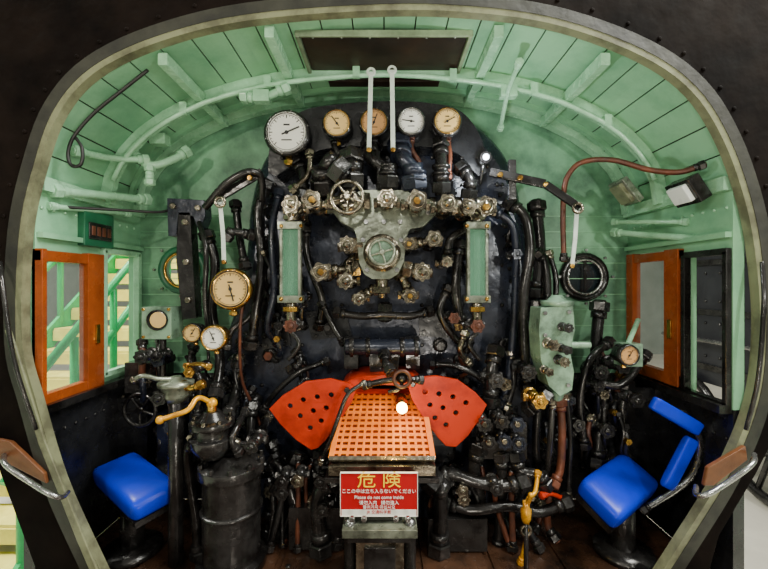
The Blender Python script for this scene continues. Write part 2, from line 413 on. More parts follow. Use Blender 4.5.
b.cyl((3.4,1.6,1.7),(3.4,1.6,2.1),.2,LOCO); b.ball((3.4,.6,1.72),.28,LOCO)
b.done()

# ---------------------------------------------------------------- boiler backhead
YH=-.12
b=B('boiler_backhead')
ol=smooth2([(205,560),(208,470),(212,400),(222,350),(240,300),(248,250),(252,205),(266,160),(296,126),(340,109),(384,104),(430,109),(474,126),(506,160),(520,205),(527,250),(534,310),(540,380),(540,460),(540,560)],4)
loops=[]
for y,s in((.048,1.05),(-.07,1.03),(-.105,1.0),(-.12,.95)):
    loops.append([V(((at(u,v,YH).x)*s, y, CZ-.1+(at(u,v,YH).z-CZ+.1)*s if v<500 else max(.0,at(u,v,YH).z))) for u,v in ol])
vr=[[b.bm.verts.new(p) for p in L] for L in loops]
for A,C in zip(vr,vr[1:]):
    for i in range(len(A)-1): b.face([A[i],A[i+1],C[i+1],C[i]],BLUEB,True)
b.prism([loops[-1]],(0,.01,0),BLUEB)
for i in range(2,len(ol)-2,1):
    c=V((ol[i][0]-384,ol[i][1]-300)); s=1-20/c.length; p=at(384+c.x*s,300+c.y*s,YH)
    b.lathe(p,OUT,[(0,.011),(.006,.010),(.011,.004)],BLACK2,10)
for gx in range(7):
    for gy in range(8):
        p=at(262+gx*40,185+gy*40,YH); 
        b.lathe(p,OUT,[(0,.010),(.005,.009),(.009,.003)],BLACK2,8)
for (u,v) in((270,355),(330,330),(440,345),(505,345),(300,365),(460,360)):
    p=at(u,v,YH); b.lathe(p,OUT,[(0,.035),(.012,.033),(.014,.02)],BLACK2,18); b.hexn(p+OUT*.024,OUT,.022,.022,RUST if u<300 else BLACK2)
for q in ([(305,312),(345,308),(352,336),(312,340)],[(418,310),(455,312),(448,338),(420,336)],[(262,300),(286,300),(290,345),(262,350)]):
    b.prism([[at(u,v,YH-.014) for u,v in q]],(0,.014,0),BLACK)
    for u,v in q: b.hexn(at(u+(4 if u<q[1][0]-5 else -4),v+(4 if v<q[2][1]-10 else -4),YH-.018),OUT,.009,.012,BLACK2)
b.done()
b=B('gauge_mounting_board')
top=smooth2([(268,172),(272,140),(300,112),(340,104),(384,101),(430,103),(462,112),(482,140),(486,172)],4)
bot=smooth2([(478,176),(450,150),(384,146),(320,150),(276,176)],4)
b.prism([[at(u,v,-.24) for u,v in top+bot]],(0,.118,0),BLACK)
for i in range(14): b.hexn(at(282+15*i,158,-.246),OUT,.008,.012,BLACK2)
b.done(.004)

# ---------------------------------------------------------------- gauges
def gauge(name,u,v,r,y,face,bez,ang=.6,rim=None):
    b=B(name); p=at(u,v,y); R=px(r,y)
    b.lathe(p+V((0,.06,0)),OUT,[(0,R*.8),(.01,R*.97),(.05,R*.97),(.052,R*1.1),(.058,R*1.12),(.07,R*1.05),(.074,R*.92),(.066,R*.88)],bez,36)
    if rim: b.torus(p+V((0,-.013,0)),OUT,R*.94,R*.035,rim,36,6)
    b.lathe(p+V((0,-.0065,0)),OUT,[(0,R*.89),(.0015,R*.89)],face,36)
    f=p+V((0,-.0085,0))
    for i in range(25):
        a=math.radians(-45+270*i/24); d=V((math.cos(a),0,math.sin(a))); L=.15 if i%4==0 else .08
        b.bar(f+d*R*(.82-L),f+d*R*.82,R*(.04 if i%4==0 else .022),.001,INK)
    b.torus(f,OUT,R*.83,R*.012,INK,32,4)
    d=V((math.cos(ang),0,math.sin(ang)))
    b.bar(f-d*R*.25+OUT*.002,f+d*R*.66+OUT*.002,R*.07,.001,INK)
    b.lathe(f,OUT,[(0,R*.10),(.004,R*.08)],INK,12)
    b.bar(f+V((-R*.25,0,-R*.36)),f+V((R*.25,0,-R*.36)),R*.06,.001,INK); b.bar(f+V((-R*.15,0,R*.36)),f+V((R*.15,0,R*.36)),R*.08,.001,INK)
    for k in range(6):
        a=k*math.pi/3+.3; b.lathe(p+V((math.cos(a)*R*1.03,-.006,math.sin(a)*R*1.03)),OUT,[(0,R*.05),(.005,R*.035)],STEEL,8)
    b.cyl(p+V((0,.03,-R*1.0)),p+V((0,.03,-R*1.45)),R*.16,BRASS,seg=10); b.hexn(p+V((0,.03,-R*1.3)),(0,0,1),R*.24,R*.2,BRASS)
    return b.done()
gauge('pressure_gauge',287,133,21,-.30,WHITE,BLACK2,.4,STEEL)
gauge('pressure_gauge',337,124,13.5,-.30,CREAM,BLACK2,2.2,BRASS)
gauge('pressure_gauge',374,123,13.5,-.30,TAN,BLACK2,1.2,BRASS)
gauge('pressure_gauge',411,122,13.5,-.30,WHITE,BLACK2,3.0,STEEL)
gauge('pressure_gauge',447,122,13.5,-.30,CREAM,BLACK2,.5,BRASS)
gauge('brake_gauge',231,289,19,-.33,CREAM,BRASS,-1.3,BLACK2)
gauge('brake_gauge',193,333,9,-.30,CREAM,BLACK2,1.0,BRASS)
gauge('brake_gauge',214,338,12,-.34,WHITE,BRASS,2.0)
gauge('small_dial',628,355,10,-.42,TAN,BLACK2,1.0)

# ---------------------------------------------------------------- turret
b=B('steam_turret')
yt=-.30
pl=[(333,212),(337,202),(350,196),(362,190),(412,190),(424,197),(434,204),(436,214),(424,226),(410,229),(406,238),(404,262),(398,274),(390,279),(372,279),(364,274),(359,262),(357,238),(354,229),(340,222)]
b.prism([[at(u,v,yt) for u,v in pl]],(0,.16,0),SILV2)
b.cyl(at(284,206,-.25),at(494,209,-.25),px(7,-.25),SILV2,seg=20)
for u in(300,325,366,400,432,458,478): b.lathe(at(u,207,-.25)-V((.012,0,0)),(1,0,0),[(0,px(10,-.25)),(.024,px(10,-.25))],SILV,16)
for u,v in((342,213),(356,205),(366,222),(384,222),(400,222),(414,205),(428,213),(363,240),(401,240),(367,270),(397,270)):
    b.hexn(at(u,v,yt-.006),OUT,.011,.014,STEEL)
p=at(382,253,yt); R=px(17,yt)
b.lathe(p,OUT,[(0,R*1.1),(.012,R*1.1),(.016,R),(.03,R*.98),(.034,R*.82),(.028,R*.75)],SILV,30)
b.lathe(p+OUT*.028,OUT,[(0,R*.74),(.004,R*.72)],GGREEN,30)
wheel(b,p+OUT*.045,OUT,R*.72,SILV2,4)
b.cyl(at(382,279,-.24),at(382,298,-.24),.03,SILV,r1=.02); b.hexn(at(382,290,-.24),(0,0,1),.04,.03,SILV)
b.done(.004)
def vgroup(name,lst,m,y,**k):
    for i,(u,v,r,st) in enumerate(lst):
        b=B(name); valve(b,at(u,v,y),px(r,y),m,None,style=st,**k)
        if i%3==1: b.hexn(at(u,v,y-.035),OUT,px(r*.35,y),.02,BRASS)
        b.done()
vgroup('turret_valve',[(292,205,10,'knob'),(312,200,10,'knob'),(347,197,16,'wheel'),(387,199,10,'knob'),(417,201,11,'knob'),(447,204,10,'knob'),(468,207,9,'knob'),(486,207,11,'knob')],SILV,-.42)
vgroup('steam_valve',[(347,245,9,'knob'),(321,272,10,'knob'),(346,281,9,'knob'),(359,299,7,'knob'),(409,244,7,'knob'),(434,239,9,'knob'),(422,272,10,'knob'),(410,296,8,'knob'),(447,262,6,'knob'),(293,214,7,'knob')],SILV,-.36,depth=.2)
b=B('turret_branch_pipes')
for pts,r,m in (
 ([(352,190,-.28),(352,172,-.3),(352,152,-.26)],8,BLACK2),([(387,190,-.28),(387,172,-.3),(372,158,-.3),(372,140,-.24)],7,BLACK2),
 ([(415,192,-.28),(412,170,-.3),(402,158,-.3),(400,140,-.24)],8,BLUEB),([(441,195,-.28),(441,170,-.3),(441,140,-.24)],6,BLACK2),
 ([(325,195,-.28),(324,178,-.32),(336,170,-.34),(347,178,-.34)],8,BLACK2),([(300,200,-.28),(304,178,-.28),(296,158,-.24)],5,BLACK2),
 ([(468,200,-.28),(470,180,-.3),(458,165,-.26)],5,BLACK2),([(310,150,-.28),(308,175,-.3),(290,192,-.3)],3,SILV),
 ([(347,245,-.27),(365,246,-.27)],5,SILV),([(409,244,-.27),(440,240,-.27)],4,SILV),([(321,272,-.27),(362,268,-.25)],5,SILV),
 ([(346,281,-.24),(348,262,-.24),(364,258,-.24)],4,SILV),([(402,268,-.25),(424,272,-.27)],5,SILV),([(410,296,-.24),(404,280,-.24),(396,272,-.22)],4,SILV),
 ([(359,299,-.22),(372,290,-.22),(382,290,-.24)],4,SILV),([(447,262,-.24),(450,240,-.26),(470,225,-.24),(470,208,-.25)],4,BLACK2),
 ([(333,312,-.2),(360,316,-.22),(384,315,-.22),(410,316,-.22),(434,310,-.2)],4,BLACK2),
 ([(385,302,-.2),(385,322,-.2)],5,BLACK2),([(334,137,-.26),(336,150,-.28),(345,160,-.28)],3,BLACK2),([(447,136,-.26),(450,155,-.28),(448,180,-.28)],2.4,RUST),
 ([(411,136,-.26),(412,150,-.28),(420,165,-.28),(418,190,-.28)],2.5,RUST),([(374,136,-.28),(378,160,-.32),(380,190,-.3)],2.5,BLACK2)):
    b.tube([at(*q) for q in pts],px(r,-.28),m,12,nuts=m)
for u,v,r in((352,172,10),(387,172,9),(415,178,10),(441,172,8),(325,188,10)):
    b.lathe(at(u,v+4,-.30),(0,0,1),[(0,px(r,-.3)*1.15),(.012,px(r,-.3)*1.15),(.014,px(r,-.3)*.9),(.03,px(r,-.3)*.9),(.032,px(r,-.3)*1.15),(.044,px(r,-.3)*1.15)],BLACK2 if u!=415 else BLUEB,18)
b.done()
for u,sgn in((291,-1),(477,1)):
    b=B('water_gauge_glass'); y=-.34
    c=lambda du,v,yy=y: at(u+du,v,yy)
    for du in(-9,9): b.bar(c(du,226),c(du,298),px(2.6,y),.03,SILV2)
    b.box(c(0,226),(px(24,y),.05,px(7,y)),SILV2); b.box(c(0,299),(px(24,y),.05,px(7,y)),SILV2)
    b.box(c(0,262,y+.012),(px(16,y),.004,px(68,y)),DGREEN)
    b.box(c(0,262,y-.012),(px(17,y),.004,px(68,y)),GLASS)
    b.cyl(c(0,228),c(0,296),px(3,y),GLASS,seg=14)
    for du in(-10,10):
        for v in(226,299): b.ball(c(du,v,y-.025),.009,BRASS,8)
    b.cyl(c(0,222),c(0,214),px(5,y),SILV); b.hexn(c(0,218),(0,0,1),px(8,y),px(5,y),SILV)
    b.cyl(c(0,303),c(0,326),px(5,y),SILV); b.hexn(c(0,309),(0,0,1),px(8,y),px(5,y),BRASS)
    valve(b,c(0,326,y-.04),px(7,y),BLACK2,RUST,depth=.08)
    b.cyl(c(0,326),at(u,326,-.12),px(4,y),SILV); b.cyl(c(0,218),at(u,218,-.12),px(4,y),SILV)
    b.tube([c(0,332),c(sgn*-8,342),c(sgn*-4,352),c(sgn*3,360)],px(2.2,y),BLACK2,8)
    b.done(.002)
def strap(name,pts,w,m,y,eye=True):
    b=B(name)
    for p,q in zip(pts,pts[1:]): b.bar(at(*p,y),at(*q,y),px(w,y),.006,m)
    if eye:
        b.torus(at(*pts[0],y),OUT,px(w*.8,y),px(w*.3,y),m,16,6); b.hexn(at(*pts[-1],y-.005),OUT,px(w*.6,y),.012,BRASS)
    b.done(.001)
strap('whistle_pull_strap',[(371,72),(369,150)],4.5,WSTRAP,-.36)
strap('whistle_pull_strap',[(392,70),(393,150)],4.5,WSTRAP,-.36)
strap('signal_strap',[(220,202),(223,234),(224,262)],4,WSTRAP,-.38)
strap('signal_strap',[(577,208),(575,240),(572,266)],4,WSTRAP,-.38)

# ---------------------------------------------------------------- fire door
yd=-.36
def plate(name,pts,holes,y,m,t=.018):
    b=B(name)
    L=[[at(u,v,y) for u,v in pts]]+[circ(at(u,v,y),px(r,y),14) for u,v,r in holes]
    b.prism(L,(0,t,0),m); return b
left=[(269,409),(282,396),(305,382),(330,379),(350,384),(356,391),(352,402),(342,418),(326,440),(318,448),(311,450),(296,440),(280,424)]
hl=[(290,406,2.6),(303,400,2.6),(317,397,2.6),(331,395,2.6),(300,416,2.6),(313,411,2.6),(326,408,2.6),(310,428,2.6),(321,421,2.6)]
par=bpy.data.objects.new('fire_door',None); bpy.context.collection.objects.link(par)
def fd(bb,bev=.003):
    o=bb.done(bev); o.parent=par; return o
b=plate('leaf_1',left,hl,yd,ORANGE)
b.hexn(at(347,390,yd-.008),OUT,.012,.016,BLACK2); fd(b)
mir=lambda P:[(756-q[0],)+tuple(q[1:]) for q in P]
right=[(487,405),(476,393),(458,380),(436,376),(416,378),(408,386),(412,400),(422,416),(438,438),(446,446),(456,447),(468,436),(479,420)]
b=plate('leaf_2',right,[(q[0],q[1]-3,q[2]) for q in mir(hl)],yd,ORANGE); b.hexn(at(413,384,yd-.008),OUT,.012,.016,BLACK2); fd(b)
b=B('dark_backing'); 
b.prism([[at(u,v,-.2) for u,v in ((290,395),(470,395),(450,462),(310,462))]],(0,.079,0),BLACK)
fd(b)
b=B('slotted_grate')
def G(s,t):
    A=at(345,392,-.27);Bq=at(422,392,-.27);C=at(331,459,-.47);D=at(433,459,-.47)
    return A.lerp(Bq,s).lerp(C.lerp(D,s),t)
nc,nr=13,12
nrm=(G(1,0)-G(0,0)).cross(G(0,1)-G(0,0)).normalized()
if nrm.y>0: nrm=-nrm
for i in range(nr+1):
    t=i/nr; b.bar(G(0,t),G(1,t),.0125,.006,ORANGE2,up=nrm)
for j in range(nc+1):
    s_=j/nc; b.bar(G(s_,0),G(s_,1),.0095 if 0<j<nc else .02,.0065 if 0<j<nc else .018,ORANGE2,up=nrm)
b.slab([G(0,0)-nrm*.006,G(1,0)-nrm*.006,G(1,1)-nrm*.006,G(0,1)-nrm*.006],-nrm*.006,ORANGE3)
b.bar(G(-.02,1),G(1.02,1),.016,.02,SILV,up=nrm); b.bar(G(0,0),G(1,0),.02,.02,ORANGE,up=nrm)
fd(b,.001)
b=B('arch_hood'); 
hood=smooth2([(336,400),(342,386),(356,378),(384,375),(410,377),(424,386),(432,400)],4)
hin=[(u,v) for u,v in smooth2([(428,400),(420,392),(404,387),(384,385),(362,387),(348,392),(340,400)],4)]
b.prism([[at(u,v,-.34) for u,v in hood+hin]],(0,.2,0),ORANGE); fd(b)
b=B('sill'); b.box(at(382,465,-.44),(px(104,-.44),.10,px(10,-.44)),SILV); b.box(at(382,473,-.42),(px(112,-.44),.12,px(6,-.44)),BLACK2); fd(b)
b=B('operating_gear')
b.cyl(at(345,347,-.26),at(420,347,-.26),px(8,-.26),BLUEB,seg=20)
for u in(350,366,400,414): b.lathe(at(u,347,-.26),(1,0,0),[(0,px(10,-.26)),(.018,px(10,-.26))],BLACK2,18)
b.prism([[at(u,v,-.28) for u,v in((368,350),(400,350),(398,372),(370,372))]],(0,.12,0),BLACK2)
b.box(at(352,352,-.19),(px(14,-.2),.1,px(30,-.2)),BLACK2); b.box(at(412,352,-.19),(px(14,-.2),.1,px(30,-.2)),BLACK2)
b.tube([at(362,386,-.40),at(384,381,-.42),at(402,379,-.42),at(424,380,-.40)],px(3,-.4),BLACK2,nuts=BLACK2)
b.tube([at(392,374,-.40),at(386,364,-.36),at(384,352,-.3)],px(4,-.4),BLACK2,nuts=BLACK2)
b.tube([at(402,380,-.42),at(400,388,-.44),at(388,392,-.44)],px(2,-.4),BLACK2)
b.ball(at(402,378,-.43),px(6,-.43),BLACK2)
b.torus(at(402,379,-.45),OUT,px(8,-.44),px(2,-.44),RUST)
b.tube([at(366,382,-.4),at(350,392,-.44),at(344,402,-.46),at(332,436,-.47),at(320,464,-.44)],px(2.2,-.45),BLACK2,nuts=SILV)
fd(b)
b=B('fire_door_lamp'); p=at(402,408,-.44)
b.ball(p,px(5.5,-.44),BULBW); b.lathe(p+V((0,.012,0)),(0,1,0),[(0,.016),(.03,.02),(.04,.026),(.1,.026)],BRASS,14); b.done()

# ---------------------------------------------------------------- sign on foot pedestal
ys=-.56
sg=B('warning_sign'); c=at(379,494,ys)
sg.box(c,(px(77,ys),.006,px(43,ys)),REDB)
e=px(77,ys)/2; h=px(43,ys)/2
for z in(-h,h): sg.box(c+V((0,-.001,z)),(e*2,.009,.002),WHITE)
for x in(-e,e): sg.box(c+V((x,-.001,0)),(.002,.009,h*2),WHITE)
sg.box(c+V((0,-.0035,-h+px(3.5,ys))),(e*1.94,.001,px(6,ys)),WHITE)
sg.box(c+V((0,.03,-h-.01)),(e*1.2,.05,.02),BLACK2)
so=sg.done()
def text(body,v,size,m,sx=1):
    cu=bpy.data.curves.new('lettering','FONT'); cu.body=body; cu.size=size; cu.extrude=.0006; cu.align_x='CENTER'; cu.align_y='CENTER'
    cu.materials.append(m); o=bpy.data.objects.new('lettering',cu); bpy.context.collection.objects.link(o)
    o.location=at(379,v,ys-.0045); o.rotation_euler=(math.pi/2,0,0); o.scale=(sx,1,1); o.parent=so
text('危 険',481,.060,SYEL,1.15)
text('ここの中は立ち入らないでください',491.5,.0165,WHITE)
text('Please do not come inside',497.5,.0165,WHITE)
text('请勿入内   請勿進入',503,.016,WHITE)
text('들어가지 마십시오',507.5,.015,WHITE)
text('JR 交通科学館',512.3,.014,REDB)
b=B('foot_pedal_pedestal')
b.box(at(380,522,-.53),(px(72,-.53),.14,px(8,-.53)),SILV2)
b.box(at(380,527,-.53),(px(62,-.53),.12,px(10,-.53)),BLACK2)
zb=at(380,530,-.53).z
b.box(V((at(380,0,-.53).x,-.53,zb/2)),(px(46,-.53),.11,zb),SILV)
b.box(V((at(380,0,-.53).x,-.59,zb/2)),(px(30,-.53),.012,zb*.8),BLACK2)
for u in(350,410): b.cyl(at(u,526,-.5),V((at(u,0,-.5).x,-.5,0)),px(6,-.5),BLACK2); b.ball(at(u,524,-.56),.022,STEEL)
for u in(352,364,396,408): b.hexn(at(u,519,-.605),OUT,.01,.014,STEEL)
b.done(.004)

# ---------------------------------------------------------------- seats
def padbar(b,p0,p1,w,t,m):
    ax=(p1-p0); u=V((0,1,0)); e=ax.cross(u).normalized()
    b.pad((p0+p1)/2,ax/2,e*w/2,u*t/2,m)
def seat(name,A,Bc,C,back):
    b=B(name); A,Bc,C=at(*A),at(*Bc),at(*C)
    ex=(A-Bc)/2; ey=(C-Bc)/2; cen=Bc+ex+ey; n=ex.cross(ey).normalized(); n=n if n.z>0 else -n
    b.pad(cen-n*.04,ex*1.04,ey*1.04,n*.048,BLUE)
    s=[cen+ex*i*.92+ey*j*.92-n*.085 for i,j in((-1,-1),(1,-1),(1,1),(-1,1))]; b.slab(s,-n*.025,BLACK2)
    b.cyl(cen-V((0,0,.10)),V((cen.x,cen.y,0.03)),.045,BLACK2); b.lathe((cen.x,cen.y,.01),(0,0,1),[(0,.11),(.02,.11),(.03,.05)],BLACK2,20)
    if back:
        padbar(b,at(652,402,-.46),at(700,430,-.46),px(14,-.46),.04,BLUE)
        padbar(b,at(692,438,-.46),at(666,488,-.46),px(13,-.46),.035,BLUE)
        b.tube([cen+V((.05,-.03,-.11)),at(690,478,-.40),at(700,440,-.41),at(680,412,-.42)],.012,STEEL,nuts=BLACK2)
    return b.done()
seat('crew_seat',(178,482,-.40),(134,449,-.18),(90,468,-.30),False)
seat('crew_seat',(582,478,-.40),(624,450,-.18),(662,482,-.32),True)

# ---------------------------------------------------------------- left side equipment
b=B('brake_valve_stand')
y=-.42; p=at(232,560,y); p.z=0.01
r=px(29,y); zt=at(0,462,y).z
b.lathe(p,(0,0,1),[(0,r*1.15),(.03,r*1.15),(.035,r*.95),(zt-.05,r*.95),(zt-.045,r*1.08),(zt-.01,r*1.08),(zt,r*.8),(zt+.03,r*.5)],BLACK2,28)
for k in range(10):
    a=k*math.pi/5; b.hexn(p+V((math.cos(a)*r,math.sin(a)*r,zt)),(0,0,1),.010,.02,BLACK2)
b.torus(p+V((0,0,zt*.55)),(0,0,1),r*.96,.008,BLACK2)
q=at(212,432,-.46)
b.lathe(q-V((0,0,.09)),(0,0,1),[(0,.05),(.04,.075),(.07,.078),(.075,.062),(.11,.06),(.115,.08),(.135,.08),(.14,.05),(.17,.03)],BLACK2,22)
for k in range(8):
    a=k*math.pi/4; b.hexn(q+V((math.cos(a)*.068,math.sin(a)*.068,.05)),(0,0,1),.008,.018,SILV)
b.cyl(q+V((0,0,.06)),q+V((0,0,.12)),.018,BRASS)
h=q+V((0,0,.11)); 
b.tube([h,at(198,398,-.50),at(188,410,-.54),at(172,416,-.56),at(160,420,-.57)],.0095,YBR)
b.ball(at(160,420,-.57),.015,YBR); b.ball(h,.02,YBR)
b.tube([at(200,440,-.44),at(188,450,-.42),at(190,480,-.4),at(196,520,-.4),at(198,560,-.4)],.018,BLACK2,nuts=BLACK2)
b.tube([at(225,440,-.44),at(245,445,-.4),at(262,430,-.3),at(268,415,-.15)],.016,BLACK2,nuts=SILV)
b.tube([at(240,455,-.46),at(232,440,-.48),at(238,425,-.44),at(246,410,-.3)],.012,BLACK2,nuts=BLACK2)
valve(b,at(252,446,-.5),.028,BLACK2,BLACK2,depth=.1)
b.done(.003)
b=B('independent_brake_valve')
q=at(176,384,-.42)
b.lathe(q-V((0,0,.07)),(0,0,1),[(0,.03),(.03,.055),(.06,.05),(.065,.065),(.08,.065),(.085,.03),(.10,.02)],SILV2,18)
b.tube([q+V((0,0,.02)),at(158,379,-.46),at(143,376,-.48),at(134,380,-.48)],.009,SILV2); b.ball(at(134,380,-.48),.014,SILV)
b.tube([q+V((.02,0,.0)),at(192,388,-.44),at(205,383,-.44)],.012,BRASS,nuts=BRASS)
b.cyl(q-V((0,0,.07)),V((q.x,q.y,0.01)),.028,BLACK2)
valve(b,at(160,398,-.46),.03,BLACK2,BLACK2); valve(b,at(190,372,-.44),.022,BLACK2,BRASS)
b.tube([at(185,366,-.42),at(200,364,-.46),at(212,368,-.46)],.008,BRASS,nuts=BRASS)
b.done()
b=B('reversing_gear_bracket')
y=-.2
b.prism([[at(u,v,y) for u,v in((178,212),(190,212),(196,318),(182,320),(176,260))]],(0,.06,0),BLACK2)
b.prism([[at(u,v,y) for u,v in((167,198),(204,200),(205,216),(199,232),(193,216),(178,215),(176,236),(168,236))]],(0,.07,0),BLUEB)
for u,v in((173,206),(198,208),(185,222),(188,300),(186,262)): b.hexn(at(u,v,y-.006),OUT,.014,.018,SILV)
b.tube([at(199,222,y),at(206,250,-.25),at(205,300,-.22),at(208,330,-.2)],.011,BLACK2)
b.done(.004)
b=B('regulator_linkage')
b.tube([at(205,208,-.30),at(226,184,-.33),at(248,172,-.33),at(260,176,-.3),at(262,200,-.25)],.016,BLACK2)
b.bar(at(215,200,-.3),at(262,172,-.3),.035,.014,BLACK2)
b.torus(at(220,202,-.39),OUT,.018,.007,SILV)
b.bar(at(490,172,-.3),at(545,184,-.34),.035,.016,BLACK2); b.bar(at(545,184,-.34),at(580,208,-.38),.03,.016,BLACK2)
b.torus(at(578,208,-.4),OUT,.018,.007,SILV)
b.bar(at(512,160,-.3),at(512,200,-.3),.03,.02,BLACK2)
for u,v in((500,175),(520,178),(545,185),(250,178)): b.hexn(at(u,v,-.34),OUT,.012,.02,BRASS)
b.done(.003)
b=B('speed_recorder'); c=at(163,322,-.2)
b.box(c,(.13,.1,.14),GGREEN); b.lathe(at(158,320,-.25),OUT,[(0,.045),(.012,.045),(.014,.036)],BLACK2,20); b.lathe(at(158,320,-.262),OUT,[(0,.036),(.003,.034)],CREAM,20)
for dx in(-.055,.055):
    for dz in(-.06,.06): b.hexn(c+V((dx,-.052,dz)),OUT,.007,.01,BRASS)
b.cyl(c-V((0,0,.07)),c-V((0,0,.25)),.014,BLACK2)
b.done(.008)
b=B('lineside_equipment_cabinet')
b.box(at(150,375,-.10),(.16,.12,.14),BLACK2); b.box(at(128,440,-.06),(.26,.12,.44),BLACK)
b.box(at(178,440,-.08),(.12,.14,.3),BLUEB)
wheel(b,at(140,410,-.22),OUT,.07,BLACK2)
b.cyl(at(140,410,-.22),at(140,410,-.1),.015,BLACK2)
for i in range(6): b.hexn(at(112+i*12,396,-.13),OUT,.008,.01,SILV)
b.done(.006)
b=B('fuse_panel'); 
b.box((-1.235,-.27,CZ+.235),(.03,.17,.15),DGREEN); b.box((-1.217,-.27,CZ+.225),(.006,.13,.07),BLACK2)
for i in range(4): b.box((-1.213,-.315+.03*i,CZ+.225),(.006,.02,.04),RUST)
b.done(.003)
b=B('ceiling_green_conduits')
for pts,r in (([(50,190,-.5),(90,194,-.35),(150,200,-.1)],5),([(48,206,-.5),(130,214,-.1)],3),([(128,150,-.2),(150,165,-.2),(172,160,-.15),(190,150,-.1)],5),
  ([(150,165,-.2),(150,186,-.2)],4),([(612,232,-.05),(660,236,-.25),(735,240,-.5)],4),([(240,96,-.25),(262,98,-.25),(290,86,-.25)],5),([(612,222,-.05),(690,222,-.35)],3),
  ([(72,150,-.45),(110,158,-.3),(150,160,-.2)],4),([(520,60,-.45),(508,92,-.28),(500,130,-.05)],3)):
    b.tube([at(*q) for q in pts],px(r,-.25)*.8,GREEN_L,10,nuts=GREEN_L)
b.box(at(160,140,-.15),(.07,.05,.05),GREEN_L); b.box(at(262,97,-.25),(.07,.04,.05),GREEN_L); b.box(at(508,92,-.25),(.07,.04,.05),GREEN_L)
b.done(.002)
b=B('hanging_cable')
b.tube([at(148,70,-.5),at(120,92,-.5),at(92,115,-.5),at(73,138,-.5),at(68,154,-.5),at(72,166,-.5),at(81,164,-.5),at(82,148,-.5),at(76,138,-.5)],.006,INK,8)
b.tube([at(56,206,-.45),at(80,208,-.4),at(120,210,-.3),at(160,212,-.2),at(175,208,-.15)],.006,INK,8)
b.done()
b=B('ceiling_lamp')
R_=Matrix.Rotation(.9,3,'Y')
b.box(V((1.12,-.14,CZ+.43)),(.13,.11,.03),SILV2,R_); b.box(V((1.106,-.14,CZ+.421)),(.10,.08,.03),OLIVE,R_)
b.done(.004)
b=B('ceiling_lamp'); R_=Matrix.Rotation(1.0,3,'Y'); b.box(V((1.17,-.44,CZ+.36)),(.10,.12,.05),BLACK2,R_); b.box(V((1.150,-.44,CZ+.35)),(.07,.085,.04),LENS,R_); b.done(.004)
b=B('brown_overhead_pipe')
b.tube([at(564,262,-.28),at(563,215,-.28),at(566,180,-.3),at(580,163,-.32),at(612,160,-.34),at(650,170,-.38),at(680,172,-.44),at(706,164,-.48)],px(2.6,-.3),RUST,12,nuts=BLACK2)
b.done()
b=B('spot_lamp'); p=at(486,157,-.33)
b.lathe(p+V((0,.05,0)),OUT,[(0,.012),(.01,.02),(.045,.024),(.05,.024)],BLACK2,18); b.lathe(p+V((0,-.001,0)),OUT,[(0,.013),(.004,.011),(.006,0)],BULB,18)
b.cyl(p+V((0,.03,0)),p+V((-.01,.06,-.10)),.006,BLACK2); b.done()

# ---------------------------------------------------------------- right side equipment
b=B('hydrostatic_lubricator'); y=-.38
b.prism([[at(u,v,y) for u,v in((541,308),(573,306),(575,330),(570,352),(574,372),(572,390),(560,396),(549,386),(541,360),(539,330))]],(0,.11,0),GGREEN)
b.lathe(at(557,306,y+.05),(0,0,1),[(0,.06),(.012,.065),(.02,.065),(.025,.04),(.045,.02)],GGREEN,20)
b.lathe(at(557,400,y+.05),(0,0,1),[(0,.02),(.03,.03),(.04,.045)],GGREEN,16)
valve(b,at(553,345,y-.05),.024,SILV,SILV,depth=.05,side=False); valve(b,at(564,362,y-.05),.022,BLACK2,SILV,depth=.05,side=False)
valve(b,at(568,328,y-.05),.02,BLACK2,BLACK2,depth=.05,side=False); valve(b,at(549,372,y-.05),.018,SILV,SILV,depth=.05,side=False)
valve(b,at(567,350,y-.06),.02,BLACK2,BLACK2,depth=.05,side=False)
for u,v in((545,313),(569,312),(545,335),(568,385)): b.hexn(at(u,v,y-.005),OUT,.009,.014,STEEL)
b.cyl(at(590,345,y+.03),at(570,345,y+.03),.014,GGREEN)
b.done(.010)
b=B('injector_pipework')
